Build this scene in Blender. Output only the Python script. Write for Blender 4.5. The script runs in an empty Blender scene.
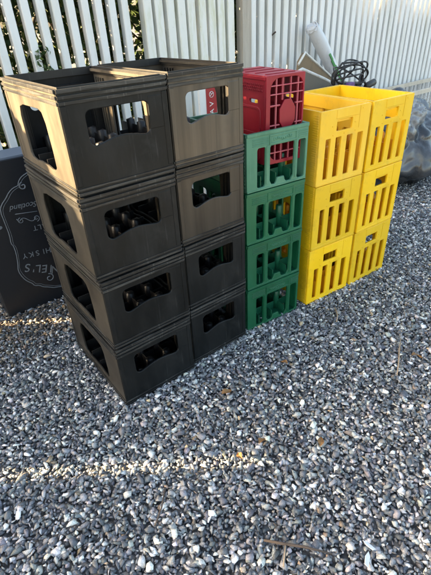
import bpy, bmesh, math, random
import numpy as np
from mathutils import Matrix, Vector, noise, Euler
random.seed(7); rng = np.random.default_rng(7)
scn = bpy.context.scene; col = scn.collection
PI = math.pi
T0 = .635                                   # heading of the fence and of the rows of crates
D_ = Vector((math.cos(T0), math.sin(T0), 0)); N_ = Vector((-math.sin(T0), math.cos(T0), 0))
def sq(s, q, z=0.):                         # s along the fence, q away from the viewer
    v = D_*s + N_*q; return Vector((v.x, v.y, z))

# ------------------------------------------------------------------ materials
def newmat(name):
    m = bpy.data.materials.new(name); m.use_nodes = True
    nt = m.node_tree; b = nt.nodes['Principled BSDF']; return m, nt, b
def nd(nt, t, **kw):
    n = nt.nodes.new(t)
    for k, v in kw.items():
        if k in n.inputs: n.inputs[k].default_value = v
        else: setattr(n, k, v)
    return n
def rgba(c): return (c[0], c[1], c[2], 1)
def ramp(nt, stops, fac):
    r = nt.nodes.new('ShaderNodeValToRGB'); e = r.color_ramp.elements
    while len(e) < len(stops): e.new(.5)
    for i, (p, c) in enumerate(stops):
        e[i].position = p; e[i].color = rgba(c) if isinstance(c, tuple) else (c, c, c, 1)
    nt.links.new(fac, r.inputs[0]); return r
def mixc(nt, fac, a, b, mode='MIX'):
    m = nt.nodes.new('ShaderNodeMix'); m.data_type = 'RGBA'; m.blend_type = mode
    for sock, v in ((m.inputs[0], fac), (m.inputs[6], a), (m.inputs[7], b)):
        if hasattr(v, 'links'): nt.links.new(v, sock)
        elif isinstance(v, tuple): sock.default_value = rgba(v)
        else: sock.default_value = v
    return m.outputs[2]
def plastic(name, base, worn, rough=.42, streak=(14, 14, 1.6), amount=(.42, .72), scratch=.5, dirt=None, spec=.5, bump=.15):
    m, nt, b = newmat(name); L = nt.links
    tc = nd(nt, 'ShaderNodeTexCoord'); oi = nd(nt, 'ShaderNodeObjectInfo')
    mp = nd(nt, 'ShaderNodeMapping'); mp.inputs['Scale'].default_value = streak
    L.new(tc.outputs['Object'], mp.inputs[0])
    ad = nd(nt, 'ShaderNodeVectorMath', operation='ADD'); L.new(mp.outputs[0], ad.inputs[0])
    sc = nd(nt, 'ShaderNodeVectorMath', operation='SCALE'); sc.inputs[0].default_value = (17, 31, 23)
    L.new(oi.outputs['Random'], sc.inputs['Scale']); L.new(sc.outputs[0], ad.inputs[1])
    n1 = nd(nt, 'ShaderNodeTexNoise', Scale=1., Detail=6., Roughness=.62); L.new(ad.outputs[0], n1.inputs['Vector'])
    r1 = ramp(nt, [(amount[0], 0.), (amount[1], 1.)], n1.outputs[0])
    c = mixc(nt, r1.outputs[0], base, worn)
    # fine scratches
    mp2 = nd(nt, 'ShaderNodeMapping'); mp2.inputs['Scale'].default_value = (160, 160, 9); mp2.inputs['Rotation'].default_value = (.5, .3, .2)
    L.new(tc.outputs['Object'], mp2.inputs[0])
    n2 = nd(nt, 'ShaderNodeTexNoise', Scale=1., Detail=3., Roughness=.6); L.new(mp2.outputs[0], n2.inputs['Vector'])
    r2 = ramp(nt, [(.62, 0.), (.75, scratch)], n2.outputs[0])
    c = mixc(nt, r2.outputs[0], c, tuple(min(1, x*1.35+.015) for x in worn))
    n3 = nd(nt, 'ShaderNodeTexNoise', Scale=9., Detail=5., Roughness=.65); L.new(tc.outputs['Object'], n3.inputs['Vector'])
    if dirt:
        r3 = ramp(nt, [(.55, 0.), (.75, .6)], n3.outputs[0]); c = mixc(nt, r3.outputs[0], c, dirt)
    tm = nd(nt, 'ShaderNodeMapRange'); tm.inputs[3].default_value = .86; tm.inputs[4].default_value = 1.16; L.new(oi.outputs['Random'], tm.inputs[0])
    c = mixc(nt, 1., c, tm.outputs[0], 'MULTIPLY')
    L.new(c, b.inputs['Base Color'])
    rr_ = nd(nt, 'ShaderNodeMapRange'); rr_.inputs[3].default_value = rough-.1; rr_.inputs[4].default_value = rough+.2
    L.new(n3.outputs[0], rr_.inputs[0]); L.new(rr_.outputs[0], b.inputs['Roughness'])
    b.inputs['Specular IOR Level'].default_value = spec
    if bump:
        bp = nd(nt, 'ShaderNodeBump', Strength=bump, Distance=.002); L.new(n1.outputs[0], bp.inputs['Height']); L.new(bp.outputs[0], b.inputs['Normal'])
        bv = nd(nt, 'ShaderNodeBevel', samples=4); bv.inputs['Radius'].default_value = .0018; L.new(bv.outputs[0], bp.inputs['Normal'])
    return m
M = {}
M['black'] = plastic('black crate plastic', (.006, .0074, .0082), (.02, .0215, .0225), .38, (11, 11, 3.2), (.42, .78), .6, (.028, .029, .029), .22)
M['faded'] = plastic('faded black plastic', (.009, .0088, .0085), (.048, .044, .037), .42, (9, 9, 5), (.30, .72), .6, (.03, .028, .024), .25)
M['brown'] = plastic('brown reflection tinted black plastic', (.018, .016, .014), (.112, .092, .069), .28, (28, 28, .7), (.28, .74), .3, (.045, .04, .034), .6, .3)  # warm reflection of sunlit gravel painted in as streaky brown
M['browndark'] = plastic('dim reflection tinted black plastic', (.009, .0088, .0085), (.054, .046, .036), .3, (28, 28, .8), (.36, .78), .3, (.03, .027, .024), .55, .3)  # the same reflection fading downwards, put into a darker brown
M['scuffed'] = plastic('scuffed grey black plastic', (.009, .0096, .010), (.085, .084, .08), .36, (6, 6, 90), (.46, .74), .8, (.04, .039, .037), .4)
M['brightened'] = plastic('sun bleached black plastic', (.040, .036, .031), (.14, .122, .095), .5, (11, 11, 4), (.30, .72), .6, (.10, .088, .07), .1)  # lighter tan helps the sunlit look; sunshine partly put into the colour
M['blackin'] = plastic('black divider plastic', (.008, .008, .009), (.018, .018, .018), .4)
M['green'] = plastic('green crate plastic', (.006, .10, .042), (.016, .145, .07), .34, (9, 9, 3), (.4, .75), .3, None)
M['greenf'] = plastic('faded green crate plastic', (.045, .165, .10), (.10, .25, .165), .42, (9, 9, 3), (.35, .7), .4, None)
M['greend'] = plastic('dark green divider plastic', (.008, .085, .045), (.015, .12, .06), .25)
M['yellow'] = plastic('yellow crate plastic', (.88, .535, .004), (.90, .60, .03), .38, (7, 7, 3), (.4, .8), .35, (.50, .29, .012))
M['yellowf'] = plastic('faded yellow crate plastic', (.85, .49, .012), (.87, .57, .06), .45, (8, 8, 3), (.35, .75), .2, (.6, .37, .06))
M['orange'] = plastic('amber divider plastic', (.75, .33, .004), (.8, .42, .02), .4)
M['red'] = plastic('red crate plastic', (.24, .004, .016), (.31, .014, .034), .38, (7, 7, 4), (.4, .8), .3, None)
M['redp'] = plastic('pale worn red plastic', (.42, .05, .08), (.55, .17, .19), .45)
M['hose'] = plastic('black rubber', (.018, .018, .02), (.03, .03, .03), .45)
M['purple'] = plastic('purple plastic', (.11, .05, .2), (.15, .08, .25), .4)
M['emblem'] = plastic('pale green emblem', (.035, .16, .09), (.06, .2, .12), .4)
M['blue'] = plastic('blue plastic', (.02, .07, .42), (.04, .11, .5), .4)

def paint(name, c, stain, rough=.5, sc=4, lo=.5, hi=.75, stretch=(1, 1, .25), bump=.1):
    m, nt, b = newmat(name); L = nt.links
    tc = nd(nt, 'ShaderNodeTexCoord'); mp = nd(nt, 'ShaderNodeMapping'); mp.inputs['Scale'].default_value = stretch
    L.new(tc.outputs['Object'], mp.inputs[0])
    n = nd(nt, 'ShaderNodeTexNoise', Scale=sc, Detail=8., Roughness=.7); L.new(mp.outputs[0], n.inputs['Vector'])
    r = ramp(nt, [(lo, 0.), (hi, 1.)], n.outputs[0]); k = mixc(nt, r.outputs[0], c, stain)
    n2 = nd(nt, 'ShaderNodeTexNoise', Scale=70., Detail=4., Roughness=.7); L.new(tc.outputs['Object'], n2.inputs['Vector'])
    r2 = ramp(nt, [(.64, 0.), (.72, .55)], n2.outputs[0]); k = mixc(nt, r2.outputs[0], k, tuple(x*.55 for x in stain))
    L.new(k, b.inputs['Base Color']); b.inputs['Roughness'].default_value = rough
    bp = nd(nt, 'ShaderNodeBump', Strength=bump, Distance=.003); L.new(n2.outputs[0], bp.inputs['Height']); L.new(bp.outputs[0], b.inputs['Normal'])
    return m
M['white'] = paint('white fence paint', (.79, .79, .78), (.6, .6, .53), .45, 9, .48, .8)
M['mossy'] = paint('white fence paint with moss', (.78, .78, .74), (.56, .56, .36), .5, 12, .5, .74)
M['post'] = paint('grey weathered wood', (.52, .47, .40), (.34, .30, .25), .8, 30, .35, .7, (1, 1, .06), .4)
M['board'] = paint('grey brown board', (.17, .15, .12), (.13, .115, .09), .7, 5)
M['boardb'] = paint('brown board', (.24, .17, .10), (.15, .11, .07), .75, 16)
M['edge'] = paint('pale board edge', (.7, .68, .63), (.45, .4, .33), .7, 30)
M['rollw'] = paint('white plastic sheet', (.6, .62, .65), (.42, .43, .45), .35, 14)
M['rollg'] = paint('green print', (.05, .25, .07), (.1, .3, .1), .4, 20)
M['signc'] = paint('navy black painted board', (.0055, .007, .011), (.009, .011, .016), .45, 3, .4, .7, (1, 1, 1), .05)
M['signtop'] = paint('blue grey board edge', (.11, .14, .19), (.15, .18, .22), .5, 6)
M['ink'] = paint('silver grey lettering', (.17, .185, .205), (.10, .108, .12), .5, 25)
M['cream'] = paint('cream painted rail', (.66, .58, .47), (.5, .42, .33), .6, 12)
M['wire'] = paint('pale wire', (.52, .5, .47), (.35, .32, .3), .45, 30)
M['redsign'] = paint('red sign paint', (.36, .012, .02), (.28, .01, .02), .4, 6)
M['signwhite'] = paint('white sign paint', (.8, .8, .78), (.7, .7, .68), .4, 6)
M['twig'] = paint('dry twig bark', (.10, .075, .06), (.05, .04, .033), .85, 60)
M['twigl'] = paint('pale dry stalk', (.36, .28, .2), (.25, .19, .13), .8, 60)
M['leafd'] = paint('dry tan leaf', (.45, .27, .12), (.3, .17, .08), .7, 50)
M['shard'] = paint('pale plastic shard', (.62, .67, .7), (.5, .55, .58), .3, 20)
M['bark'] = paint('bark', (.06, .045, .035), (.03, .025, .02), .9, 30)

def leafmat(name, a, b_):
    m, nt, b = newmat(name); L = nt.links
    at = nd(nt, 'ShaderNodeAttribute', attribute_name='tone')
    k = mixc(nt, at.outputs['Fac'], a, b_); L.new(k, b.inputs['Base Color']); b.inputs['Roughness'].default_value = .5
    return m
M['leaf'] = leafmat('hedge leaf', (.022, .05, .012), (.1, .15, .03))

def stonemat():
    m, nt, b = newmat('crushed stone'); L = nt.links
    at = nd(nt, 'ShaderNodeAttribute', attribute_name='stone'); tc = nd(nt, 'ShaderNodeTexCoord')
    n = nd(nt, 'ShaderNodeTexNoise', Scale=330., Detail=6., Roughness=.85); L.new(tc.outputs['Object'], n.inputs['Vector'])
    r = ramp(nt, [(.34, .45), (.66, 1.6)], n.outputs[0])
    k = mixc(nt, 1., at.outputs['Color'], r.outputs[0], 'MULTIPLY')
    n2 = nd(nt, 'ShaderNodeTexNoise', Scale=90., Detail=5., Roughness=.7); L.new(tc.outputs['Object'], n2.inputs['Vector'])
    r2 = ramp(nt, [(.6, 0.), (.72, .5)], n2.outputs[0])
    k = mixc(nt, r2.outputs[0], k, (.36, .36, .36)); L.new(k, b.inputs['Base Color'])
    b.inputs['Roughness'].default_value = .62
    bp = nd(nt, 'ShaderNodeBump', Strength=.5, Distance=.002); L.new(n.outputs[0], bp.inputs['Height']); L.new(bp.outputs[0], b.inputs['Normal'])
    return m
M['stone'] = stonemat()
def groundmat():
    m, nt, b = newmat('gravel bed'); L = nt.links
    tc = nd(nt, 'ShaderNodeTexCoord'); v = nd(nt, 'ShaderNodeTexVoronoi', Scale=55.); L.new(tc.outputs['Object'], v.inputs['Vector'])
    sp = nd(nt, 'ShaderNodeSeparateColor'); L.new(v.outputs['Color'], sp.inputs[0])
    r = ramp(nt, [(0., (.10, .105, .115)), (.5, (.17, .175, .185)), (.8, (.28, .28, .28)), (1., (.45, .44, .42))], sp.outputs[0])
    d = ramp(nt, [(.25, 1.), (.7, .25)], v.outputs['Distance']); k = mixc(nt, 1., r.outputs[0], d.outputs[0], 'MULTIPLY')
    L.new(k, b.inputs['Base Color']); b.inputs['Roughness'].default_value = .8
    return m
M['ground'] = groundmat()
def bagmat(name, a, c, rough, alpha):
    m, nt, b = newmat(name); L = nt.links
    tc = nd(nt, 'ShaderNodeTexCoord'); n = nd(nt, 'ShaderNodeTexNoise', Scale=5., Detail=5., Roughness=.6); L.new(tc.outputs['Object'], n.inputs['Vector'])
    r = ramp(nt, [(.4, 0.), (.68, 1.)], n.outputs[0]); k = mixc(nt, r.outputs[0], a, c); L.new(k, b.inputs['Base Color'])
    b.inputs['Roughness'].default_value = rough; b.inputs['Specular IOR Level'].default_value = .9; b.inputs['Alpha'].default_value = alpha
    n2 = nd(nt, 'ShaderNodeTexNoise', noise_type='RIDGED_MULTIFRACTAL'); n2.inputs['Scale'].default_value = 8.; n2.inputs['Detail'].default_value = 4.; n2.inputs['Distortion'].default_value = .5; L.new(tc.outputs['Object'], n2.inputs['Vector'])
    bp = nd(nt, 'ShaderNodeBump', Strength=.8, Distance=.03); L.new(n2.outputs[0], bp.inputs['Height']); L.new(bp.outputs[0], b.inputs['Normal'])
    return m
M['bag'] = bagmat('thin smoky plastic film', (.018, .02, .023), (.10, .107, .118), .26, .95)
M['bagclear'] = bagmat('clear plastic film', (.2, .21, .225), (.5, .52, .54), .2, .8)
M['bagblack'] = bagmat('black plastic film', (.012, .012, .014), (.03, .03, .033), .28, 1.)

# ------------------------------------------------------------------ mesh helpers
class MB:
    def __init__(s): s.bm = bmesh.new()
    def box(s, x0, x1, y0, y1, z0, z1, mat=None):
        vs = [s.bm.verts.new((x, y, z)) for z in (z0, z1) for y in (y0, y1) for x in (x0, x1)]
        if mat is not None:
            for v in vs: v.co = mat @ v.co
        for f in ((0, 2, 3, 1), (4, 5, 7, 6), (0, 1, 5, 4), (2, 6, 7, 3), (0, 4, 6, 2), (1, 3, 7, 5)):
            s.bm.faces.new([vs[i] for i in f])
    def mesh(s, me, mat):
        b2 = bmesh.new(); b2.from_mesh(me); b2.transform(mat)
        if mat.determinant() < 0: bmesh.ops.reverse_faces(b2, faces=b2.faces[:])
        t = bpy.data.meshes.new('t'); b2.to_mesh(t); b2.free(); s.bm.from_mesh(t); bpy.data.meshes.remove(t)
    def tube(s, pts, r, n=8, closed=False, caps=True, smooth=True):
        pts = [Vector(p) for p in pts]; k = len(pts); rings = []
        for i, p in enumerate(pts):
            a = pts[(i-1) % k] if (closed or i) else p; b = pts[(i+1) % k] if (closed or i < k-1) else p
            t = (b-a).normalized(); u = t.orthogonal().normalized() if not rings else (pu - t*pu.dot(t)).normalized()
            pu = u; w = t.cross(u); rad = r[i] if isinstance(r, (list, tuple)) else r
            rings.append([s.bm.verts.new(p + u*rad*math.cos(2*PI*j/n) + w*rad*math.sin(2*PI*j/n)) for j in range(n)])
        m = k if closed else k-1
        for i in range(m):
            A, B = rings[i], rings[(i+1) % k]
            for j in range(n):
                f = s.bm.faces.new((A[j], A[(j+1) % n], B[(j+1) % n], B[j])); f.smooth = smooth
        if caps and not closed:
            s.bm.faces.new(rings[0][::-1]); s.bm.faces.new(rings[-1])
    def build(s, name, mat, parent=None, smooth=False):
        me = bpy.data.meshes.new(name); bmesh.ops.recalc_face_normals(s.bm, faces=s.bm.faces[:])
        s.bm.to_mesh(me); s.bm.free(); me.materials.append(mat)
        if smooth: me.shade_smooth()
        o = bpy.data.objects.new(name, me); col.objects.link(o)
        if parent: o.parent = parent
        return o
def tag(o, label=None, cat=None, group=None, kind=None):
    for k, v in (('label', label), ('category', cat), ('group', group), ('kind', kind)):
        if v: o[k] = v
    return o
def empty(name, loc, rz=0):
    o = bpy.data.objects.new(name, None); o.location = loc; o.rotation_euler = (0, 0, rz); o.empty_display_size = .1; col.objects.link(o); return o
def copy_tree(o, parent=None):
    kids = list(o.children); c = o.copy(); col.objects.link(c)
    if parent: c.parent = parent
    for k in kids: copy_tree(k, c)
    return c
def curve_mesh(polys, thick, bevel=.0012, cyclic=True):
    cu = bpy.data.curves.new('c', 'CURVE'); cu.dimensions = '2D'; cu.fill_mode = 'BOTH'
    cu.extrude = thick/2-bevel; cu.bevel_depth = bevel; cu.bevel_resolution = 1; cu.offset = -bevel
    for P in polys:
        sp = cu.splines.new('POLY'); sp.points.add(len(P)-1); sp.use_cyclic_u = True
        for i, p in enumerate(P): sp.points[i].co = (p[0], p[1], 0, 1)
    o = bpy.data.objects.new('c', cu); col.objects.link(o)
    bpy.context.view_layer.update()
    me = bpy.data.meshes.new_from_object(o.evaluated_get(bpy.context.evaluated_depsgraph_get()))
    bpy.data.objects.remove(o); bpy.data.curves.remove(cu); return me
def text_mesh(txt, size, thick=.0006, shear=0., space=1.0):
    cu = bpy.data.curves.new('t', 'FONT'); cu.body = txt; cu.size = size; cu.extrude = thick; cu.shear = shear; cu.space_character = space
    cu.align_x = 'CENTER'; cu.align_y = 'CENTER'
    o = bpy.data.objects.new('t', cu); col.objects.link(o); bpy.context.view_layer.update()
    me = bpy.data.meshes.new_from_object(o.evaluated_get(bpy.context.evaluated_depsgraph_get()))
    bpy.data.objects.remove(o); bpy.data.curves.remove(cu); return me
def rr(x0, z0, x1, z1, r, bump=0., tilt=0., n=5):
    """rounded rectangle; bump raises the middle of the lower edge, tilt raises its right end"""
    P = []
    for cx, cz, a0 in ((x1-r, z1-r, 0), (x0+r, z1-r, 90), (x0+r, z0+r, 180)):
        for i in range(n): a = math.radians(a0+90*i/(n-1)); P.append((cx+r*math.cos(a), cz+r*math.sin(a)))
    if bump:
        for i in range(1, 10):
            t = i/10; P.append((x0+r+(x1-x0-2*r)*t, z0+bump*math.sin(PI*t)**1.3+tilt*t))
    for i in range(n): a = math.radians(270+90*i/(n-1)); P.append((x1-r+r*math.cos(a), z0+r+tilt+r*math.sin(a)))
    return P
FRONT = Matrix(((1, 0, 0, 0), (0, 0, -1, 0), (0, 1, 0, 0), (0, 0, 0, 1)))     # x->x, y->z, thickness->y
SIDE = Matrix(((0, 0, 1, 0), (1, 0, 0, 0), (0, 1, 0, 0), (0, 0, 0, 1)))       # x->y, y->z, thickness->x
def tr(x, y, z): return Matrix.Translation((x, y, z))

# ------------------------------------------------------------------ black crates
def make_black(W, D, H, front_mat, side_mat, open_back=False, back_z=.122, ridge_mat=None):
    ridge_mat = ridge_mat or M['scuffed']
    root = empty('black_crate', (0, 0, 0)); w = W/2; d = D/2
    def ridges(mb, L, put, sel):
        for z, hh, o in ((H-.0095, .0085, .004), (H-.0225, .0075, .0034), (H-.0355, .0075, .0028), (.006, .007, .003), (.0185, .006, .0024))[sel]:
            put(mb, -L+.001, L-.001, o, z, z+hh)
    # end walls
    for sgn in (-1, 1):
        mb = MB()
        hole = rr(-w+W*.205, .122 if sgn < 0 else back_z, -w+W*.80, .207, .016, .012, .004) if sgn < 0 or not open_back else rr(-w+.04, .035, w-.03, .207, .016)
        mb.mesh(curve_mesh([rr(-w, .002, w, H-.001, .006), hole], .007, .002), tr(0, sgn*(d-.0035), 0) @ FRONT)
        def put(m, a, b, o, z0, z1):
            y0, y1 = (-d-o, -d+.002) if sgn < 0 else (d-.002, d+o)
            m.box(a, b, y0, y1, z0, z1)
        main = mb
        for sel in (slice(0, 3), slice(3, 5)): mb = MB(); ridges(mb, w, put, sel); mb.build('ridge_band', ridge_mat, root)
        mb = main
        for x0, x1 in ((-w+.002, -w+.017), (w-.017, w-.002)):
            put(mb, x0, x1, .0016, .03, H-.038)
        put(mb, w-.06, w-.0175, .0006, H*.52, H-.045)
        # inner stiffening lip round the hand hole
        yb = sgn*(d-.010)
        mb.box(-w+W*.19, -w+W*.82, min(yb, yb-sgn*.012), max(yb, yb-sgn*.012), .214, .219)
        mb.build('end_wall', front_mat, root)
    for sgn in (-1, 1):
        mb = MB()
        hole = [(-d+.125, .055), (-d+.122, .10), (-d+.126, .17), (-d+.138, .196), (-d+.16, .203), (-d+.29, .2), (-d+.325, .192), (-d+.34, .165), (-d+.343, .06), (-d+.335, .047), (-d+.30, .042), (-d+.27, .047), (-d+.2, .047), (-d+.17, .042), (-d+.14, .044)][::-1]
        mb.mesh(curve_mesh([rr(-d+.0075, .002, d-.0075, H-.001, .003), hole], .007), tr(sgn*(w-.0035), 0, 0) @ SIDE)
        def put(m, a, b, o, z0, z1):
            x0, x1 = (-w-o, -w+.002) if sgn < 0 else (w-.002, w+o)
            m.box(x0, x1, a, b, z0, z1)
        main = mb
        for sel in (slice(0, 3), slice(3, 5)): mb = MB(); ridges(mb, d, put, sel); mb.build('ridge_band', ridge_mat, root)
        mb = main
        for y0, y1 in ((-d+.002, -d+.02), (d-.02, d-.002)): put(mb, y0, y1, .0009, .03, H-.038)
        # ribbed inner face and a hollow double rim
        for i in range(24):
            y = -d+.03+i*(D-.06)/23
            if -d+.11 < y < -d+.355: continue
            xb = sgn*(w-.0075); mb.box(min(xb, xb-sgn*.006), max(xb, xb-sgn*.006), y-.002, y+.002, .03, H-.03)
        xb = sgn*(w-.008); mb.box(min(xb, xb-sgn*.011), max(xb, xb-sgn*.011), -d+.012, d-.012, H-.012, H-.004)
        mb.build('side_wall', side_mat, root)
    mb = MB(); mb.box(-w+.008, w-.008, -d+.008, d-.008, .003, .009)
    for x0, x1, y0, y1 in ((-w+.0095, w-.0095, -d+.0095, -d+.012), (-w+.0095, w-.0095, d-.012, d-.0095), (-w+.0095, -w+.012, -d+.0122, d-.0122), (w-.012, w-.0095, -d+.0122, d-.0122)): mb.box(x0, x1, y0, y1, H-.02, H+.0024)
    mb.build('base', M['blackin'], root)
    # bottle divider: low crossing walls with dipped tops and round pockets at the crossings
    mb = MB(); nx, ny, hd = 4, 6, .075
    for i in range(1, nx):
        x = -w+W*i/nx; mb.box(x-.0015, x+.0015, -d+.0085, d-.0085, .0095, hd)
    for j in range(1, ny):
        y = -d+D*j/ny; mb.box(-w+.0085, w-.0085, y-.0015, y+.0015, .0097, hd-.018)
    for i in range(1, nx):
        for j in range(1, ny):
            x = -w+W*i/nx; y = -d+D*j/ny
            mb.tube([(x, y, .01), (x, y, hd+.014), (x, y, hd+.018), (x, y, hd+.014), (x, y, .03)], [.016, .0145, .0125, .0105, .010], 14)
    # corner webs
    for sx in (-1, 1):
        for sy in (-1, 1):
            a = sx*(w-.008); b = sy*(d-.008)
            mb.box(min(a, a-sx*.028), max(a, a-sx*.028), min(b-sy*.026, b-sy*.029), max(b-sy*.026, b-sy*.029), .0098, H-.05)
            mb.box(min(a-sx*.029, a-sx*.032), max(a-sx*.029, a-sx*.032), min(b, b-sy*.028), max(b, b-sy*.028), .0098, H-.05)
    mb.build('bottle_divider', M['blackin'], root)
    return root
def place(o, x, y, t, W, D, z, dx=0, dy=0, dt=0):
    """front left bottom corner at x, y; heading t"""
    t += dt; c, s = math.cos(t), math.sin(t)
    o.location = (x+dx+c*W/2-s*D/2, y+dy+s*W/2+c*D/2, z); o.rotation_euler = (0, 0, t)
HB = .2611
level = ('bottom', 'second from the ground', 'third from the ground', 'top')
A = make_black(.297, .45, HB, M['black'], M['faded'], False, .155)
A2 = make_black(.297, .45, HB, M['black'], M['brightened'], False, .155, M['scuffed'])
B = make_black(.272, .45, HB, M['brown'], M['faded'], True)
B3 = make_black(.272, .45, HB, M['browndark'], M['faded'])
B2 = make_black(.272, .45, HB, M['black'], M['faded'])
ja = [(0, 0, 0), (.003, .001, .004), (-.003, -.002, -.004), (0, 0, 0)]
for k in range(4):
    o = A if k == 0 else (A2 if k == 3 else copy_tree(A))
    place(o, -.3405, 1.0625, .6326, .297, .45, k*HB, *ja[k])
    tag(o, ['bottom black crate of the near stack, its corner in the gravel nearest the viewer', 'second black crate up in the near stack, just above the bottom crate',
            'third black crate up in the near stack, under the open sunlit one', 'top black crate of the near stack with sunlit tan left side'][k], 'crate', 'black crates in two stacks')
for k in range(4):
    o = (B2 if k == 0 else copy_tree(B2)) if k < 2 else (B3 if k == 2 else B)
    place(o, -.099, 1.262, .6437, .272, .45, k*HB, *[(0, 0, 0), (.002, .002, .003), (-.002, .001, -.003), (.001, 0, .002)][k])
    tag(o, ['bottom black crate of the stack touching the green crates', 'second black crate up in the stack beside the green crates',
            'brownish black crate third up in the stack beside the green crates', 'top black crate with a brown painted reflection, red sign seen through its hand hole'][k], 'crate', 'black crates in two stacks')

# ------------------------------------------------------------------ green crates
def make_green(W, D, H, mat):
    root = empty('green_crate', (0, 0, 0)); w = W/2; d = D/2
    for sgn in (-1, 1):
        mb = MB(); X = lambda f: -w+W*f
        win = [(X(.37), .030), (X(.40), .014), (X(.46), .012), (X(.485), .020), (X(.50), .034), (X(.61), .034), (X(.625), .020), (X(.65), .012), (X(.73), .012), (X(.775), .03),
               (X(.775), .148), (X(.76), .154), (X(.385), .154), (X(.37), .148)]
        mb.mesh(curve_mesh([rr(-w, .002, w, H-.001, .006), rr(X(.165), .012, X(.30), .154, .009), win, rr(X(.835), .012, X(.965), .154, .009)], .009), tr(0, sgn*(d-.0045), 0) @ FRONT)
        def put(a, b, o, z0, z1):
            y0, y1 = (-d-o, -d+.002) if sgn < 0 else (d-.002, d+o)
            mb.box(a, b, y0, y1, z0, z1)
        put(-w+.001, w-.001, .003, H-.012, H-.001)
        put(X(.35), X(.80), .0025, .158, .163); put(X(.35), X(.80), .0022, .186, .191)
        put(X(.35), X(.365), .0025, .1635, .1855); put(X(.785), X(.80), .0025, .1635, .1855)
        put(X(.42), X(.72), .0015, .169, .179)
        for k in range(4):
            z = .162+k*.007; put(X(.09), X(.33), .0016, z, z+.003); put(X(.83), X(.985), .0016, z, z+.003)
        put(X(.31), X(.345), .002, .02, .157); put(X(.79), X(.825), .002, .02, .157)
        put(-w+.001, w-.001, .0015, .003, .009)
        ew = mb.build('end_wall', mat, root)
        mb = MB(); ye = sgn*(d+.0018)
        mb.tube([(X(.44+.26*i/40)+.003*math.cos(i*1.3), ye, .174+.0032*math.sin(i*1.3)*(1+.5*math.sin(i*.4))+.0025*math.sin(i*.23)) for i in range(41)], .0011, 5)
        mb.build('script_emblem', M['emblem'], ew)
    for sgn in (-1, 1):
        mb = MB()
        holes = [rr(-d+D*a, .02, -d+D*b, .15, .01) for a, b in ((.16, .3), (.36, .48), (.54, .66), (.72, .86))]
        mb.mesh(curve_mesh([rr(-d+.0095, .002, d-.0095, H-.001, .003)]+holes, .009), tr(sgn*(w-.0045), 0, 0) @ SIDE)
        for k in range(14):
            z = .02+k*.0125; x0, x1 = (-w-.0015, -w+.002) if sgn < 0 else (w-.002, w+.0015)
            mb.box(x0, x1, -d+.012, -d+.045, z, z+.005)
        x0, x1 = (-w-.0025, -w+.002) if sgn < 0 else (w-.002, w+.0025)
        mb.box(x0, x1, -d+.002, d-.002, H-.012, H-.0012)
        mb.build('side_wall', mat, root)
    mb = MB(); mb.box(-w+.01, w-.01, -d+.01, d-.01, .003, .008); mb.build('base', M['greend'], root)
    mb = MB(); nx, ny = 4, 6
    for i in range(1, nx):
        for j in range(1, ny):
            x = -w+W*i/nx; y = -d+D*j/ny
            hh = .118 if (i+j) % 2 else .095
            mb.tube([(x, y, .008), (x, y, hh), (x, y, hh+.004)], [.0145, .0125, .009], 12)
    for i in range(1, nx): x = -w+W*i/nx; mb.box(x-.0015, x+.0015, -d+.0105, d-.0105, .0085, .05)
    for j in range(1, ny): y = -d+D*j/ny; mb.box(-w+.0105, w-.0105, y-.0015, y+.0015, .0087, .046)
    mb.build('bottle_divider', M['greend'], root)
    return root
HG = .2075
G = make_green(.277, .40, HG, M['green']); GF = make_green(.277, .40, HG, M['greenf'])
for k in range(4):
    o = (G if k == 0 else copy_tree(G)) if k < 3 else GF
    place(o, .130, 1.449, .53, .277, .40, k*HG, *[(0, 0, 0), (.001, .001, .004), (-.001, 0, -.003), (.001, 0, .002)][k])
    tag(o, ['bottom green crate standing on the gravel', 'second green crate up, above the bottom one', 'third green crate up, right under the paler top one',
            'faded pale green crate on top, holding the red crate'][k], 'crate', 'green crates in one stack')

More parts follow.
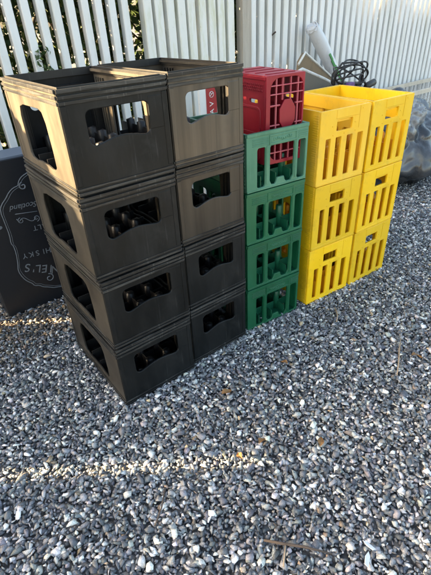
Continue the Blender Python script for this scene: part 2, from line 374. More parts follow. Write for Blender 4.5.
# ------------------------------------------------------------------ yellow crates
def make_yellow(W, D, H, mat):
    root = empty('yellow_crate', (0, 0, 0)); w = W/2; d = D/2; X = lambda x: -w+x*W/.266
    for sgn in (-1, 1):
        mb = MB()
        slots = [rr(X(a), .024, X(b), .181, .003, n=3) for a, b in ((.034, .060), (.087, .117), (.147, .179), (.207, .238))]
        mb.mesh(curve_mesh([rr(-w, .001, w, H-.001, .005), rr(X(.086), .203, X(.17), .244, .004)]+slots, .010), tr(0, sgn*(d-.005), 0) @ FRONT)
        def put(a, b, o, z0, z1):
            y0, y1 = (-d-o, -d+.002) if sgn < 0 else (d-.002, d+o)
            mb.box(a, b, y0, y1, z0, z1)
        put(X(.08), X(.20), .0015, .25, H-.004); put(X(.206), X(.2065), .0012, .2, H-.004)
        for x, z in ((.064, .225), (.185, .225), (.222, .27), (.07, .192), (.13, .192), (.19, .192)):
            put(X(x)-.0025, X(x)+.0025, .0012, z-.0025, z+.0025)
        put(-w+.002, w-.002, .001, .004, .012)
        mb.build('end_wall', mat, root)
    for sgn in (-1, 1):
        mb = MB()
        holes = [rr(-d+D*a, .03, -d+D*b, .175, .012) for a, b in ((.2, .31), (.37, .47), (.53, .63), (.69, .8))]
        mb.mesh(curve_mesh([rr(-d+.0105, .001, d-.0105, H-.001, .003), rr(-d+D*.38, .205, -d+D*.62, .243, .008)]+holes, .010), tr(sgn*(w-.005), 0, 0) @ SIDE)
        for k in range(30):
            z = .02+k*.0085; x0, x1 = (-w-.0012, -w+.002) if sgn < 0 else (w-.002, w+.0012)
            mb.box(x0, x1, -d+.012, -d+.04, z, z+.004)
        mb.build('side_wall', mat, root)
    # open rim with a turned-out lip along the top
    mb = MB()
    for x0, x1, y0, y1 in ((-w+.0102, w-.0102, -d+.0102, -d+.016), (-w+.0102, w-.0102, d-.016, d-.0102), (-w+.0102, -w+.016, -d+.0162, d-.0162), (w-.016, w-.0102, -d+.0162, d-.0162)):
        mb.box(x0, x1, y0, y1, H-.05, H-.003)
    mb.build('rim', mat, root)
    mb = MB(); mb.box(-w+.011, w-.011, -d+.011, d-.011, .003, .008); mb.build('base', M['orange'], root)
    mb = MB(); nx, ny = 4, 5
    for i in range(1, nx): x = -w+W*i/nx; mb.box(x-.0017, x+.0017, -d+.0115, d-.0115, .0085, .10)
    for j in range(1, ny): y = -d+D*j/ny; mb.box(-w+.0115, w-.0115, y-.0017, y+.0017, .0087, .09)
    for i in range(1, nx):
        for j in range(1, ny):
            x = -w+W*i/nx; y = -d+D*j/ny; mb.tube([(x, y, .009), (x, y, .118), (x, y, .126)], [.015, .011, .006], 10)
    mb.build('bottle_divider', M['orange'], root)
    return root
HY = .285
Y = make_yellow(.266, .40, HY, M['yellow']); YF = make_yellow(.266, .40, HY, M['yellowf'])
n = 0
for st, (x, y, t) in enumerate(((.420, 1.617, .545), (.664, 1.7655, .593))):
    for k in range(3):
        if st == 0 and k == 2: o = YF
        else:
            o = Y if n == 0 else copy_tree(Y); n += 1
        place(o, x, y, t, .266 if st == 0 else .263, .40, k*HY, *[(0, 0, 0), (.002, -.001, .004), (0, .001, -.003)][k])
        tag(o, [['bottom yellow crate standing next to the green stack', 'middle yellow crate in the stack next to the green crates', 'faded orange yellow top crate next to the red and green crates'],
                ['bottom yellow crate at the far right end of the row', 'middle yellow crate of the far right stack, blue showing through its slots', 'top yellow crate of the far right stack beside the rubbish bag']][st][k], 'crate', 'yellow crates in two stacks')

# ------------------------------------------------------------------ red crate, stood on its side inside the top green one
def make_red(W, D, H):
    root = empty('red_crate', (0, 0, 0)); w = W/2; d = D/2
    # bottom of the crate faces the viewer: an arched frame, a lattice and a solid octagon
    mb = MB()
    mb.mesh(curve_mesh([rr(-w, 0, w, H, .004), rr(-w+.018, .012, w-.006, H-.010, .036)], .010), tr(0, -d+.005, 0) @ FRONT)
    mb.build('bottom_frame', M['red'], root)
    mb = MB(); x0, x1, z0, z1 = -w+.015, w-.004, .008, H-.008
    oc = []; cx, cz, ra, rb = .012, .165, .034, .05
    for k in range(8): a = PI/8+k*PI/4; oc.append((cx+ra*math.cos(a)/.92, cz+rb*math.sin(a)/.92))
    mb.mesh(curve_mesh([oc], .006), tr(0, -d+.004, 0) @ FRONT); mb.build('centre_plate', M['red'], root); mb = MB()
    for f in (.2, .38, .62, .84):
        x = x0+(x1-x0)*f; 
        if abs(x-cx) < ra: mb.box(x-.0017, x+.0017, -d+.0012, -d+.008, z0, cz-rb); mb.box(x-.0017, x+.0017, -d+.0012, -d+.008, cz+rb, z1)
        else: mb.box(x-.0017, x+.0017, -d+.0012, -d+.008, z0, z1)
    for z in (.04, .09, .135, .2, .235, .262):
        if abs(z-cz) < rb: mb.box(x0, cx-ra, -d+.0008, -d+.0085, z-.0017, z+.0017); mb.box(cx+ra, x1, -d+.0008, -d+.0085, z-.0017, z+.0017)
        else: mb.box(x0, x1, -d+.0008, -d+.0085, z-.0017, z+.0017)
    mb.build('bottom_lattice', M['redp'], root)
    for sgn in (-1, 1):                       # long walls, left and right
        mb = MB()
        mb.mesh(curve_mesh([rr(-d+.0105, 0, d, H, .003), rr(-d+.05, .205, -d+.10, .218, .005)], .008), tr(sgn*(w-.004), 0, 0) @ SIDE)
        x0, x1 = (-w-.003, -w+.002) if sgn < 0 else (w-.002, w+.003)
        me = curve_mesh([rr(-d+.03, .10, d-.02, .195, .02), rr(-d+.038, .108, d-.028, .187, .016)], .006)
        mb.mesh(me, tr(sgn*(w+.0005), 0, 0) @ SIDE)
        me = curve_mesh([rr(-d+.03, .01, d-.02, .09, .02), rr(-d+.038, .018, d-.028, .082, .016)], .006)
        mb.mesh(me, tr(sgn*(w+.0005), 0, 0) @ SIDE)
        for i in range(22):
            for j in range(3):
                y = -d+.02+i*.011+(j % 2)*.005; z = H-.05+j*.009
                if y < d-.01: mb.box(x0+.001*(sgn < 0), x1-.001*(sgn > 0), y, y+.006, z, z+.005)
        mb.box(x0, x1, -d+.004, d-.002, H-.014, H-.004)
        mb.build('long_wall', M['red'], root)
    for z0, z1 in ((0.0005, .008), (H-.008, H-.0005)):
        mb = MB(); mb.box(-w+.0085, w-.0085, -d+.0105, d-.001, z0, z1)
        if z0 > .1:
            for i in range(4): mb.box(-w+.02, w-.02, -d+.03+i*.06, -d+.036+i*.06, z1, z1+.003)
        mb.build('short_wall', M['red'], root)
    mb = MB()
    for f in (.33, .66): mb.box(-w+.009, w-.009, -d+.0105, -d+.11, H*f-.0015, H*f+.0015)
    mb.box(-.0015, .0015, -d+.0107, -d+.10, .009, H-.009)
    mb.build('bottle_divider', M['red'], root)
    return root
r_ = make_red(.165, .27, .295)
c, s = math.cos(.53), math.sin(.53)
place(r_, .130+.108*c-.034*s, 1.449+.108*s+.034*c, .50, .165, .27, .697)
tag(r_, 'red crate stood on its side in the top green crate, lattice bottom facing out', 'crate')

# ------------------------------------------------------------------ upside down whisky sign box
sg = empty('sign_box', sq(.186, 1.92, 0), T0)
sg.rotation_euler = (math.radians(-1.5), 0, T0)
tag(sg, 'navy whisky sign box stood upside down behind the black crates', 'sign')
SW, SH, SD = .68, .712, .17
mb = MB(); mb.mesh(curve_mesh([rr(0, 0, SW, SH-.006, .004)], SD, .003), tr(0, SD/2, 0) @ FRONT); mb.build('cabinet', M['signc'], sg)
mb = MB(); mb.box(.002, SW-.002, .003, SD-.002, SH-.0055, SH+.002); mb.build('top_panel', M['signtop'], sg)
half = [(.257, .632), (.236, .622), (.222, .606), (.217, .591), (.196, .588), (.172, .574), (.153, .551), (.128, .53), (.115, .505), (.117, .45), (.119, .39), (.113, .351), (.120, .338), (.120, .30), (.113, .25), (.103, .215), (.112, .175), (.127, .148), (.143, .133), (.151, .114), (.172, .108), (.187, .092), (.21, .082), (.241, .064)]
cxs = .34
def outline(off):
    L = []
    for x, z in half: L.append((x+off*(1 if x < cxs else -1), z+off*(1 if z < .33 else -1)*.8))
    return L + [(cxs, (.064 if False else .05)+off*.8)] + [(2*cxs-x, z) for x, z in L[::-1]] + [(cxs, .66-off*.8)]
def smooth(P, it=2):
    for _ in range(it):
        Q = []
        for i in range(len(P)):
            a, b = P[i], P[(i+1) % len(P)]
            Q += [(a[0]*.75+b[0]*.25, a[1]*.75+b[1]*.25), (a[0]*.25+b[0]*.75, a[1]*.25+b[1]*.75)]
        P = Q
    return P
mb = MB()
for off, r in ((0, .0022), (.008, .001)):
    P = smooth(outline(off), 1); mb.tube([(x, -.0005, z) for x, z in P], r, 5, closed=True)
mb.build('scroll_border', M['ink'], sg)
FL = Matrix.Rotation(PI, 4, 'Y') @ FRONT        # upside down, facing the viewer
def put_text(t, size, x, z, rot=0., shear=0., space=1.):
    mb = MB(); mb.mesh(text_mesh(t, size, .0005, shear, space), tr(x, -.0012, z) @ Matrix.Rotation(rot, 4, 'Y') @ FL); mb.build('letter' if len(t) < 2 else 'lettering', M['ink'], sg)
put_text('in Scotland', .034, .232, .5, .06, .35)
put_text('MALT', .033, .268, .388, .06, 0, 1.15)
for i, ch in enumerate('YKSIHW'):
    x = .152+i*.0285-(.007 if i > 3 else 0); put_text(ch, .036, x, .272-.02*math.sin((x-.15)*4)+.004, .06)
for i, ch in enumerate("S'LEIN"):
    x = .149+i*.0275-(.010 if i > 1 else 0)-(.008 if i > 4 else 0); put_text(ch, .056, x, .216-.026*i*.42, .28-.02*i, .15)

def spiral(cx, cz, r0, turns, a0, sgn=1): return [(cx+sgn*r0*(1-t*.75)*math.cos(a0+turns*2*PI*t), -.0005, cz+r0*(1-t*.75)*math.sin(a0+turns*2*PI*t)) for t in [i/24 for i in range(25)]]
def orn(*tubes):
    mb = MB()
    for p, r in tubes: mb.tube(p, r, 5)
    mb.build('scroll_ornament', M['ink'], sg)
orn(([(.168, -.0005, .475), (.262, -.0005, .462)], .0016))
orn(([(.168, -.0005, .452)]+[(.175+.075*t, -.0005, .437+.012*math.sin(2*PI*t)) for t in [i/14 for i in range(15)]], .0018), (spiral(.184, .44, .014, 1.2, PI/2), .0016), (spiral(.25, .432, .015, 1.2, -PI/2), .0016))
orn((spiral(.228, .128, .022, 1.1, PI/2, -1), .0024))
orn((spiral(.235, .585, .017, 1.15, PI/2), .003))
mb = MB(); mb.mesh(curve_mesh([[(.085+.017*math.cos(a*PI/10), .435+.009*math.sin(a*PI/10)) for a in range(20)]], .003, .0008), tr(0, -.0008, 0) @ FRONT); mb.build('oval_badge', M['ink'], sg)

# ------------------------------------------------------------------ red and white upright sign behind the black crates
rs = empty('red_sign', sq(1.585, 2.2, 0), T0); tag(rs, 'narrow red and white upright sign against the fence behind the black crates', 'sign')
mb = MB(); mb.box(0, .17, 0, .02, .0, .875); mb.build('backing_board', M['signwhite'], rs)
mb = MB(); mb.box(.046, .124, -.003, -.0005, .02, .86); mb.build('red_stripe', M['redsign'], rs)
mb = MB(); RV = Matrix.Rotation(-PI/2, 4, 'Y') @ FRONT
for ch, z in (('A', .672), ('V', .715)):
    mb.mesh(text_mesh(ch, .044, .0005), tr(.085, -.0038, z) @ RV); mb.build('letter', M['signwhite'], rs); mb = MB()
P = [(.085+.016*math.cos(a*PI/10), -.0038, .768+.016*math.sin(a*PI/10)) for a in range(20)]; mb.tube(P, .0015, 5, closed=True)
for a in (.6, 2.2, 3.7): mb.tube([(.085, -.0038, .768), (.085+.015*math.cos(a), -.0038, .768+.015*math.sin(a))], .0018, 5)
mb.build('round_emblem', M['signwhite'], rs)

# ------------------------------------------------------------------ fence
QF = 2.4; PITCH = .0745
def fence(name, label, s0, s1, face, depth, mat, broken=(), jitter=.0015, hz=1.47):
    root = empty(name, sq(s0, QF, 0), T0); tag(root, label, 'fence')
    mb = MB(); n = int((s1-s0)/PITCH)
    for i in range(n):
        x = i*PITCH+rng.normal(0, jitter); f = face*PITCH*(1+rng.normal(0, .015)); z0 = .0
        tilt = rng.normal(0, .0015)
        for sb, ztop in broken:
            if abs(s0+x+f/2-sb) < PITCH/2: z0 = ztop
        R = tr(x, 0, 0) @ Matrix.Rotation(tilt, 4, 'Y')
        # a slat with eased front arrises
        e = .004
        prof = [(0, e), (e, 0), (f-e, 0), (f, e), (f, depth), (0, depth)]
        vs = [[mb.bm.verts.new(R @ Vector((px, py, z))) for px, py in prof] for z in (z0, hz)]
        for k in range(6): mb.bm.faces.new((vs[0][k], vs[0][(k+1) % 6], vs[1][(k+1) % 6], vs[1][k]))
        mb.bm.faces.new(vs[0][::-1]); mb.bm.faces.new(vs[1])
    mb.build('slat_panel', mat, root)
    for z in (1.34,):
        mb = MB(); mb.box(-.02, s1-s0+.02, depth+.002, depth+.04, z, z+.08); mb.build('rail', M['white'], root)
    return root
S_POST = 2.093
fence('slatted_fence', 'white slatted fence on the left with dark hedge showing through its gaps', S_POST-.0085-PITCH*72, S_POST-.0085-PITCH*9.5, .52, .043, M['white'], ((-1.94, 1.06), (-.575, .5)))
fence('slatted_fence', 'close set mossy white fence panel behind the black crates, left of the wooden post', S_POST-.0085-PITCH*9.3, S_POST-.0085, .69, .056, M['mossy'])
fence('slatted_fence', 'long white ribbed fence right of the wooden post, behind the yellow crates', S_POST+.085, S_POST+.085+PITCH*90, .62, .046, M['white'], jitter=.001)
mb = MB(); mb.box(0, .074, -.012, .05, 0, 1.5); po = mb.build('fence_post', M['post']); po.location = sq(S_POST, QF, 0); po.rotation_euler = (0, 0, T0)
tag(po, 'grey weathered wooden post between two white fence panels', 'post')

# ------------------------------------------------------------------ hedge behind the fence
def leaves(name, pts, size, mat, parent=None):
    n = len(pts); pts = np.asarray(pts)
    a = rng.normal(size=(n, 3)); a /= np.linalg.norm(a, axis=1)[:, None]
    b = np.cross(a, rng.normal(size=(n, 3))); b /= np.linalg.norm(b, axis=1)[:, None]
    c = np.cross(a, b)
    L = size*(.6+.8*rng.random(n))[:, None]; Wd = L*.30
    v = np.stack([pts-a*L*.5, pts+b*Wd+c*L*.06, pts+a*L*.5, pts-b*Wd+c*L*.06], 1).reshape(-1, 3)
    me = bpy.data.meshes.new(name); me.vertices.add(4*n); me.vertices.foreach_set('co', v.ravel().astype(np.float32))
    me.loops.add(4*n); me.loops.foreach_set('vertex_index', np.arange(4*n, dtype=np.int32))
    me.polygons.add(n); me.polygons.foreach_set('loop_start', np.arange(n, dtype=np.int32)*4)
    me.update(calc_edges=True); me.materials.append(mat)
    at = me.attributes.new('tone', 'FLOAT', 'POINT'); at.data.foreach_set('value', np.repeat(rng.random(n)**2, 4).astype(np.float32))
    o = bpy.data.objects.new(name, me); col.objects.link(o)
    if parent: o.parent = parent
    return o
hd = empty('hedge', sq(0, 2.9, 0)); hd.location = (0, 0, 0)
tag(hd, 'dark green leafy hedge growing behind the slatted fence', 'hedge')
P = []
while len(P) < 72000:
    s_ = rng.uniform(-1.5, 4.6); q_ = 2.53+abs(rng.normal(0, .22)); 
    top = 2.25+.18*math.sin(s_*5)+.12*math.sin(s_*13+1) if s_ < 1.5 else max(1.22, 2.25-(s_-1.5)*.62)+.1*math.sin(s_*9)
    z_ = top*rng.random()**.85
    # clumps and thin places
    if noise.noise(Vector((s_*5, q_*5, z_*5))) < -.12 and rng.random() < .75: continue
    p = sq(s_, q_, z_)
    if p.y < (1.67 if z_ < .95 else 1.49)+.03*math.sin(z_*9): continue
    P.append(p)
leaves('foliage', P, .055, M['leaf'], hd)
mb = MB()
for i in range(26):
    s_ = -.3+i*.19+rng.normal(0, .03); p = sq(s_, 2.72, 0)
    if p.y < 1.85: continue
    hgt = 1.9 if s_ < 1.6 else 1.05; pts = [p+Vector((rng.normal(0, .025)*k, rng.normal(0, .025)*k, hgt*k/5)) for k in range(6)]
    mb.tube(pts, [.018-.0026*k for k in range(6)], 6)
    for b in range(7):
        k = rng.integers(1, 5); e = pts[k]+D_*rng.normal(0, .2)+N_*abs(rng.normal(0, .1))+Vector((0, 0, .2+.2*rng.random())); mb.tube([pts[k], (pts[k]+e)/2+Vector((0, 0, .03)), e], [.008, .006, .003], 5)
mb.build('stem', M['bark'], hd)
# sprigs that push through the gaps
P = []
for s_, z_, k in ((.78, 1.02, 34), (.80, .93, 30), (.72, .86, 30)):
    P = [sq(s_+rng.normal(0, .02), 2.40-.02+rng.normal(0, .02), z_+rng.normal(0, .05)) for _ in range(k)]
    leaves('sprig', P, .032, M['leaf'], hd)

# ------------------------------------------------------------------ junk behind the crates
def bag(name, label, s, q, rx, ry, hz, mat, seed, cat='bag', sub=5, amp=.13):
    bm = bmesh.new(); bmesh.ops.create_icosphere(bm, subdivisions=sub, radius=1); o = Vector((seed*7.3, seed*3.1, seed))
    for v in bm.verts:
        p = v.co.copy(); r = 1.
        r += .22*noise.noise(p*1.3+o)
        w3 = p+Vector((noise.noise(p*2+o), noise.noise(p*2+o*1.7), noise.noise(p*2-o)))*.25
        hr = math.hypot(p.x, p.y)+1e-4; g = Vector((p.x/hr*2.2, p.y/hr*2.2, p.z*1.1+.5*noise.noise(p*1.5)))
        d0 = noise.voronoi(g+o)[0]; r += amp*.5*(d0[1]-d0[0]-.3)*min(1, hr*1.4)
        d1 = noise.voronoi(Vector((w3.x*2.1, w3.y*2.1, w3.z*1.3))+o)[0]; r += amp*.6*(d1[1]-d1[0]-.3)
        d2 = noise.voronoi(Vector((w3.x*5, w3.y*5, w3.z*2.2))+o*2)[0]; r += amp*.40*(d2[1]-d2[0]-.3)
        p *= r
        z = p.z; 
        if z < -.55: p.x *= 1+.1*(-.55-z); p.y *= 1+.1*(-.55-z); z = -.55-(-.55-z)*.12
        v.co = Vector((p.x*rx, p.y*ry, (z+.60)*hz/1.6))
    bmesh.ops.recalc_face_normals(bm, faces=bm.faces[:])
    me = bpy.data.meshes.new(name); bm.to_mesh(me); bm.free(); me.materials.append(mat); me.shade_smooth()
    ob = bpy.data.objects.new(name, me); col.objects.link(ob); ob.location = sq(s, q, .004); ob.rotation_euler = (0, 0, T0)
    if label: tag(ob, label, cat)
    return ob
b1 = bag('rubbish_bag', 'smoky translucent rubbish bag on the gravel at the right edge', 3.13, 1.90, .62, .48, .60, M['bag'], 3, amp=.24, sub=6)
# loose clear neck of the same bag
nk = bag('bag_neck', None, 0, 0, .22, .16, .26, M['bagclear'], 8, amp=.42, sub=5); nk.parent = b1; nk.location = (-.16, -.16, .37); nk.rotation_euler = (.3, -.2, .4)
bag('rubbish_bag', 'tall black rubbish bag behind the far right yellow crates', 2.60, 1.95, .32, .32, .735, M['bagblack'], 5)
bag('plastic_sack', 'blue plastic sack on the ground behind the far right yellow crates', 2.08, 1.72, .16, .13, .46, M['blue'], 6, 'sack', 4)
# rolled sheet
rl = empty('rolled_sheet', (0, 0, 0)); tag(rl, 'white rolled plastic sheet with green print leaning on the fence', 'roll')
a, b = sq(3.47, 2.20, .02), sq(2.68, 2.315, 1.05)
mb = MB(); pts = [a.lerp(b, t/10)+Vector((0, 0, .012*math.sin(t*.9))) for t in range(11)]; mb.tube(pts, [.047+.003*math.sin(i*2.3) for i in range(10)]+[.045], 16, caps=False)
ax = (b-a).normalized(); u = ax.orthogonal().normalized(); w_ = ax.cross(u)
mb.build('sheet_roll', M['rollw'], rl)
mb = MB(); pts = [b+ax*(.03*t/6) for t in range(7)]; mb.tube(pts, [.0455, .046, .043, .044, .037, .033, .027], 16, caps=True)
for k in range(6):
    an = k*1.05+.2; p = b+ax*.012+u*.036*math.cos(an)+w_*.036*math.sin(an); mb.box(-.014, .014, -.0015, .0015, -.02, .012+.008*(k % 3), tr(*p) @ Matrix.Rotation(an*2, 4, 'Z') @ Matrix.Rotation(.5, 4, 'X'))
for v in mb.bm.verts: v.co += Vector((rng.normal(0, .003), rng.normal(0, .003), rng.normal(0, .003)))
mb.build('torn_end', M['rollw'], rl)
# a narrow green print along the side that faces left
mb = MB(); vd = (-N_*.75-D_*.66); e1 = (vd-ax*vd.dot(ax)).normalized(); e2 = ax.cross(e1)
for j, (f0, f1, a0, a1) in enumerate(((.66, .76, .35, .75), (.755, .80, .3, .62), (.80, .84, .42, .7), (.70, .72, -.5, -.3))):
    vs = []
    for f in (f0, f1):
        for k in range(5):
            an = a0+(a1-a0)*k/4; vs.append([mb.bm.verts.new(a.lerp(b, f)+(e1*math.cos(an)+e2*math.sin(an))*r) for r in (.044, .0535)])
    for k in range(4):
        for q0 in (0, 1): mb.bm.faces.new([vs[k][q0], vs[k+1][q0], vs[k+6][q0], vs[k+5][q0]])
    loop = [0, 1, 2, 3, 4, 9, 8, 7, 6, 5]
    for i in range(10): i2 = loop[(i+1) % 10]; i1 = loop[i]; mb.bm.faces.new([vs[i1][0], vs[i2][0], vs[i2][1], vs[i1][1]])
mb.build('green_print', M['rollg'], rl)
# two dismantled boards
bd = empty('broken_board', sq(0, 2.12, 0), T0); bd.location = sq(0, 2.12, 0)
tag(bd, 'grey brown broken furniture boards leaning behind the red and yellow crates', 'board')
mb = MB(); mb.mesh(curve_mesh([[(2.26, .003), (2.95, .003), (2.95, .615), (2.80, .668), (2.37, .832), (2.26, .80)]], .018), tr(0, .0, 0) @ FRONT); mb.build('front_panel', M['board'], bd)
mb = MB(); mb.tube([(2.262, -.002, .803), (2.37, -.002, .838), (2.6, -.002, .755), (2.80, -.002, .672), (2.95, -.002, .618)], .011, 6); mb.build('edge_strip', M['edge'], bd)
mb = MB(); mb.mesh(curve_mesh([[(2.36, .003), (3.0, .003), (3.0, .60), (2.93, .64), (2.50, .895), (2.455, .925), (2.41, .875)]], .016), tr(0, .075, 0) @ FRONT); mb.build('back_panel', M['boardb'], bd)
mb = MB(); mb.tube([(2.39, .05, .86), (2.435, .06, .895), (2.47, .066, .925), (2.50, .066, .905), (2.93, .066, .648)], .008, 6); mb.build('edge_strip', M['edge'], bd)
# hose coil on the black bag
hs = empty('hose_coil', sq(2.53, 1.85, .765), T0); tag(hs, 'tangled coil of black hose lying on top of the black rubbish bag', 'hose')
mb = MB()
for k in range(7):
    pts = []; ph = rng.uniform(0, 6.28); rx = rng.uniform(.08, .15); rz = rng.uniform(.045, .09); ox, oy, oz = rng.normal(-.02, .03), rng.normal(0, .04), rng.uniform(-.005, .035); tl = rng.normal(0, .5)
    for i in range(56):
        a_ = 2*PI*i/55+ph; x = rx*math.cos(a_)*(1+.12*math.sin(3*a_+k)); z = rz*math.sin(a_)
        pts.append((ox+x, oy+.03*math.cos(a_*2+k)+z*math.sin(tl), max(-.06, oz+z*abs(math.cos(tl))+.1*x*math.sin(k))))
    mb.tube(pts, .005, 7)
mb.tube([(-.15, 0, -.05), (-.16, .0, .06), (-.12, -.02, .115), (0, -.02, .11), (.11, 0, .095), (.15, .01, .03), (.12, 0, -.06)], .0065, 7)
mb.tube([(.02, -.02, -.06), (.05, -.03, -.02), (.12, -.02, -.01), (.18, -.02, -.05)], .007, 7)
mb.build('hose', M['hose'], hs)
mb = MB(); mb.mesh(curve_mesh([rr(-.03, -.025, .03, .025, .01)], .03, .004), tr(-.06, -.05, -.02) @ FRONT); mb.build('purple_fitting', M['purple'], hs)
mb = MB(); mb.tube([(.15, -.02, -.05), (.165, -.02, -.045), (.24, -.02, -.03), (.25, -.02, -.028)], [.014, .022, .022, .012], 10); mb.build('nozzle', M['hose'], hs)
# wire basket
wb = empty('wire_basket', sq(3.45, 2.02, 0), T0); tag(wb, 'cream railed wire basket by the fence behind the rubbish bag', 'basket')
mb = MB(); Lw, Dw, Hw = 1.15, .32, .545
for x0, x1, y0, y1 in ((0, Lw, 0, .022), (0, Lw, Dw-.022, Dw), (0, .022, .0225, Dw-.0225), (Lw-.022, Lw, .0225, Dw-.0225)): mb.box(x0, x1, y0, y1, Hw-.03, Hw)
mb.build('top_rail', M['cream'], wb)
mb = MB()
for i in range(24):
    x = .011+i*(Lw-.022)/23
    for y in (.011, Dw-.011): mb.tube([(x, y, .0), (x, y, Hw-.03)], .003, 5)
for z in (.02, .14, .26, .38, .46):
    for y in (.011, Dw-.011): mb.tube([(.011, y-.005, z), (Lw-.011, y-.005, z)], .003, 5)
    for x in (.011, Lw-.011): mb.tube([(x, .011, z), (x, Dw-.011, z)], .003, 5)
mb.build('wire_mesh', M['wire'], wb)

# ------------------------------------------------------------------ ground and gravel
bm = bmesh.new(); bmesh.ops.create_grid(bm, x_segments=1, y_segments=1, size=90)
me = bpy.data.meshes.new('ground'); bm.to_mesh(me); bm.free(); me.materials.append(M['ground'])
gr = bpy.data.objects.new('ground', me); col.objects.link(gr); gr.location.z = -.014; tag(gr, 'flat bed of grey gravel under the crates', 'ground', kind='structure')

CAM_H, PITCHC, ROLLC, F_ = 1.1714, .5725, -.0570, 424.
fw = np.array([0, math.cos(PITCHC), -math.sin(PITCHC)]); rt0 = np.array([1., 0, 0]); up0 = np.cross(rt0, fw)
rt = math.cos(ROLLC)*rt0+math.sin(ROLLC)*up0; up = -math.sin(ROLLC)*rt0+math.cos(ROLLC)*up0

variants = []
for k in range(30):
    bm = bmesh.new()
    npt = random.randint(8, 14)
    ex = (random.uniform(.8, 1.35), random.uniform(.55, .9), random.uniform(.35, .66))
    for _ in range(npt):
        v = Vector((random.gauss(0, 1), random.gauss(0, 1), random.gauss(0, 1))).normalized()*random.uniform(.82, 1.08)
        bm.verts.new((v.x*ex[0]*.5, v.y*ex[1]*.5, v.z*ex[2]*.5))
    r = bmesh.ops.convex_hull(bm, input=bm.verts[:])
    bmesh.ops.delete(bm, geom=list({g for g in r['geom_interior']+r['geom_unused'] if isinstance(g, bmesh.types.BMVert)}), context='VERTS')
    bmesh.ops.triangulate(bm, faces=bm.faces[:]); bm.verts.index_update()
    variants.append((np.array([v.co[:] for v in bm.verts]), np.array([[v.index for v in f.verts] for f in bm.faces]))); bm.free()
def jgrid(x0, x1, y0, y1, p):
    X, Y = np.meshgrid(np.arange(x0, x1, p), np.arange(y0, y1, p)); P = np.stack([X.ravel(), Y.ravel()], 1)
    return P + rng.uniform(-.55, .55, P.shape)*p
def in_view(P, m):
    d = np.c_[P, np.zeros(len(P))]-np.array([0, 0, CAM_H]); z = d@fw; u = F_*(d@rt)/z; v = -F_*(d@up)/z
    return (z > .1) & (abs(u) < 216+m) & (v < 290+m) & (v > -330)
near = jgrid(-1.7, 4.6, .2, 4.6, .0104); k1 = in_view(near, 60) & (near@np.array(N_[:2]) < 2.5); near = near[k1]
far = jgrid(-2.6, 5.0, -.6, 4.6, .027); far = far[~(in_view(far, 60)) & (far@np.array(N_[:2]) < 2.5)]
pos = np.r_[near, far]; small = np.r_[np.zeros(len(near)), np.ones(len(far))]
# top layer of loose bigger stones
top = near[rng.random(len(near)) < .3]+rng.normal(0, .004, (1, 2)); pos = np.r_[pos, top]; small = np.r_[small, 2*np.ones(len(top))]
# stones heaped against the feet of the stacks
edge = []
for (x, y, t, w_e, d_e) in ((-.3405, 1.0625, .6326, .297, .45), (-.099, 1.262, .6437, .272, .45), (.130, 1.449, .53, .277, .4), (.420, 1.617, .545, .266, .4), (.664, 1.7655, .593, .263, .4)):
    c_, s_ = math.cos(t), math.sin(t)
    for _ in range(int(w_e*420)):
        a_, o_ = rng.uniform(0, w_e), .004+abs(rng.normal(0, .012)); edge.append((x+c_*a_+s_*o_, y+s_*a_-c_*o_))
    for _ in range(int(d_e*420)):
        a_, o_ = rng.uniform(0, d_e), .004+abs(rng.normal(0, .012)); edge.append((x-s_*a_-c_*o_, y+c_*a_-s_*o_))
pos = np.r_[pos, np.array(edge)]; small = np.r_[small, 3*np.ones(len(edge))]
N = len(pos)
size = np.clip(rng.lognormal(math.log(.0168), .32, N), .008, .031); size = np.where(small == 1, size*1.5, size); size = np.where(small == 2, size*1.08, size)
zc = rng.uniform(-.008, .000, N)+np.where(small == 2, .006, 0)+np.where(small == 3, .006, 0)
zc += .004*np.array([noise.noise(Vector((x*1.7, y*1.7, 3))) for x, y in pos])
pal = np.array([(.080, .088, .101), (.120, .129, .142), (.178, .186, .196), (.27, .276, .28), (.40, .396, .385), (.55, .535, .505), (.68, .655, .62), (.42, .32, .21), (.20, .16, .12)])
pr = np.array([.25, .21, .17, .145, .115, .07, .02, .008, .014]); ci = rng.choice(len(pal), N, p=pr/pr.sum())
cc = 1.42*pal[ci]*(rng.uniform(.75, 1.3, N)[:, None])*(1+rng.normal(0, .03, (N, 3)))
qv = pos@np.array(N_[:2]); sv = pos@np.array(D_[:2])
dirt = ((qv > 1.5+.25*rng.random(N)) & (sv < .75) & (rng.random(N) < .7))[:, None]; cc = np.where(dirt, cc*np.array([.55, .43, .33]), cc)   # soil and litter along the fence
yaw = rng.uniform(0, 2*PI, N); tx = rng.normal(0, .45, N); ty = rng.normal(0, .45, N); vi = rng.integers(0, len(variants), N)
V, Fc, C = [], [], []; base = 0
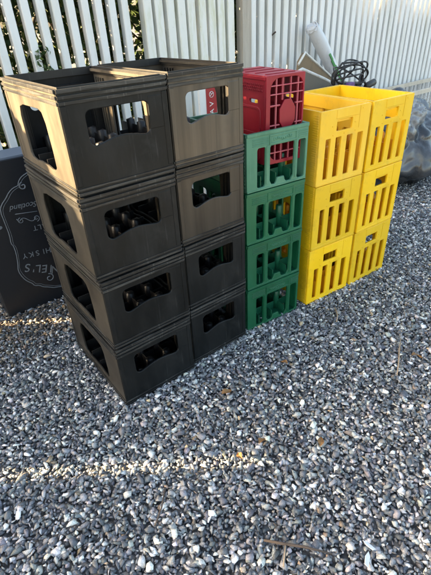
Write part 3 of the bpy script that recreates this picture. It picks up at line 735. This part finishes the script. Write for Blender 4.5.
for k, (vv, ff) in enumerate(variants):
    I = np.where(vi == k)[0]; n = len(I)
    cz, sz, cxx, sxx, cy_, sy_ = np.cos(yaw[I]), np.sin(yaw[I]), np.cos(tx[I]), np.sin(tx[I]), np.cos(ty[I]), np.sin(ty[I])
    Z0 = np.zeros(n); O1 = np.ones(n)
    Rz = np.array([[cz, -sz, Z0], [sz, cz, Z0], [Z0, Z0, O1]]).transpose(2, 0, 1)
    Rx = np.array([[O1, Z0, Z0], [Z0, cxx, -sxx], [Z0, sxx, cxx]]).transpose(2, 0, 1)
    Ry = np.array([[cy_, Z0, sy_], [Z0, O1, Z0], [-sy_, Z0, cy_]]).transpose(2, 0, 1)
    Rm = Rz@Rx@Ry
    W_ = np.einsum('nij,vj->nvi', Rm, vv)*size[I][:, None, None]+np.c_[pos[I], zc[I]][:, None, :]
    nv = len(vv); V.append(W_.reshape(-1, 3)); Fc.append((ff[None]+(base+np.arange(n)*nv)[:, None, None]).reshape(-1, 3)); base += n*nv
    C.append(np.repeat(np.c_[cc[I], np.ones(n)], nv, 0))
V = np.concatenate(V); Fc = np.concatenate(Fc); C = np.concatenate(C)
me = bpy.data.meshes.new('gravel'); me.vertices.add(len(V)); me.vertices.foreach_set('co', V.ravel().astype(np.float32))
me.loops.add(Fc.size); me.loops.foreach_set('vertex_index', Fc.ravel().astype(np.int32))
me.polygons.add(len(Fc)); me.polygons.foreach_set('loop_start', np.arange(len(Fc), dtype=np.int32)*3)
me.update(calc_edges=True); me.materials.append(M['stone'])
at = me.attributes.new('stone', 'FLOAT_COLOR', 'POINT'); at.data.foreach_set('color', np.clip(C, 0, 1).ravel().astype(np.float32))
gv = bpy.data.objects.new('gravel', me); col.objects.link(gv); tag(gv, 'loose crushed blue grey and white gravel covering the yard', 'gravel', kind='stuff')

# ------------------------------------------------------------------ small litter on the gravel
def stick(label, pts, r, mat, name='twig'):
    mb = MB(); mb.tube(pts, r, 7); o = mb.build(name, mat); tag(o, label, 'twig')
stick('dark broken twig on the gravel at the bottom right', [(.088, .566, .020), (.135, .553, .024), (.19, .543, .022), (.255, .524, .019)], [.003, .004, .0035, .002], M['twig'])
stick('thin pale stalk lying beside the dark broken twig', [(.128, .50, .02), (.136, .53, .022), (.141, .548, .024)], .0022, M['twigl'])
stick('thin pale stalk on the gravel right of the yellow crates', [(.652, 1.122, .018), (.69, 1.2, .022), (.715, 1.26, .02), (.748, 1.326, .017)], [.002, .003, .003, .002], M['twigl'])
stick('short brown stalk on the gravel below the yellow crates', [(.52, 1.46, .018), (.535, 1.50, .022), (.54, 1.56, .019)], .003, M['twigl'])
stick('thin brown stalk lying on the gravel near the bottom left', [(-.20, .62, .018), (-.185, .67, .022), (-.18, .73, .018)], .0022, M['twig'])
def leaf(label, x, y, L, rz, mat=None):
    L *= 1.2; bm = bmesh.new(); n = 7; rows = []
    for i in range(n):
        t = i/(n-1); wd = L*.32*math.sin(PI*min(1, t*.95+.03))**.8
        rows.append([bm.verts.new((L*(t-.5), k*wd, .010*(abs(k)*.5)+.012*math.sin(t*5)*.5)) for k in (-1, -.5, 0, .5, 1)])
    for i in range(n-1):
        for j in range(4): bm.faces.new((rows[i][j], rows[i+1][j], rows[i+1][j+1], rows[i][j+1]))
    bmesh.ops.solidify(bm, geom=bm.faces[:], thickness=.0008)
    me = bpy.data.meshes.new('dry_leaf'); bm.to_mesh(me); bm.free(); me.materials.append(mat or M['leafd']); o = bpy.data.objects.new('dry_leaf', me); col.objects.link(o)
    o.location = (x, y, .025); o.rotation_euler = (rng.normal(0, .2), rng.normal(0, .2), rz); tag(o, label, 'leaf', 'dry leaves on the gravel')
leaf('curled tan leaf on the gravel in front of the second black stack', .019, 1.079, .032, .4)
leaf('tan leaf on the gravel at the right edge of the picture', .763, 1.208, .042, .1)
leaf('tan leaf on the gravel just beyond the end of the sun strip', .12, .864, .028, .9)
leaf('small tan leaf lying in the thin sun strip on the gravel', .045, .815, .026, 2.)
leaf('tan leaf on the gravel right of the sun strip', .303, .85, .026, 1.2)
leaf('tan leaf on the gravel in front of the green crates', .249, 1.215, .025, 2.4)
def shard(label, x, y, L, wd, rz):
    mb = MB(); mb.mesh(curve_mesh([[(-L/2, -wd*.5), (L*.2, -wd*.42), (L/2, wd*.1), (L*.1, wd*.5), (-L*.4, wd*.3)]], .003, .0006), tr(x, y, .022) @ Matrix.Rotation(rz, 4, 'Z') @ Matrix.Rotation(.25, 4, 'X'))
    o = mb.build('plastic_shard', M['shard']); tag(o, label, 'shard', 'pale shards on the gravel')
shard('pale bluish shard on the gravel, the upper of two at the bottom right', .351, .538, .034, .011, 2.25)
shard('pale white shard on the gravel, the lower of two at the bottom right', .337, .507, .038, .013, 1.05)

# ------------------------------------------------------------------ light, camera, render
SUN_E, SUN_STR, SKY, EXPO = math.radians(18.6), 5.0, .08, 3.22
sd = bpy.data.lights.new('Sun', 'SUN'); sd.energy = SUN_STR; sd.angle = math.radians(.4); sd.color = (1., .71, .38)
so = bpy.data.objects.new('Sun', sd); col.objects.link(so)
to_sun = Vector((-math.cos(SUN_E), 0, math.sin(SUN_E))); so.rotation_euler = to_sun.to_track_quat('Z', 'Y').to_euler()
wd = bpy.data.worlds.new('World'); scn.world = wd; wd.use_nodes = True; nt = wd.node_tree
sk = nt.nodes.new('ShaderNodeTexSky'); sk.sky_type = 'NISHITA'; sk.sun_disc = False; sk.sun_elevation = SUN_E; sk.sun_rotation = math.radians(-90)
sk.dust_density = 3.; sk.ozone_density = .6
mx = mixc(nt, 1., sk.outputs[0], (1., .935, .835), 'MULTIPLY'); nt.links.new(mx, nt.nodes['Background'].inputs[0]); nt.nodes['Background'].inputs[1].default_value = SKY
cd = bpy.data.cameras.new('Camera'); co = bpy.data.objects.new('Camera', cd); col.objects.link(co)
cd.sensor_fit = 'VERTICAL'; cd.sensor_height = 24; cd.lens = 24*F_/575; cd.clip_end = 300; cd.clip_start = .02
m = Matrix.Identity(4)
for i in range(3): m[i][0] = rt[i]; m[i][1] = up[i]; m[i][2] = -fw[i]
m[2][3] = CAM_H; co.matrix_world = m; scn.camera = co
vs = scn.view_settings; vs.view_transform = 'Standard'; vs.look = 'None'; vs.exposure = EXPO; vs.gamma = 1; vs.use_curve_mapping = False
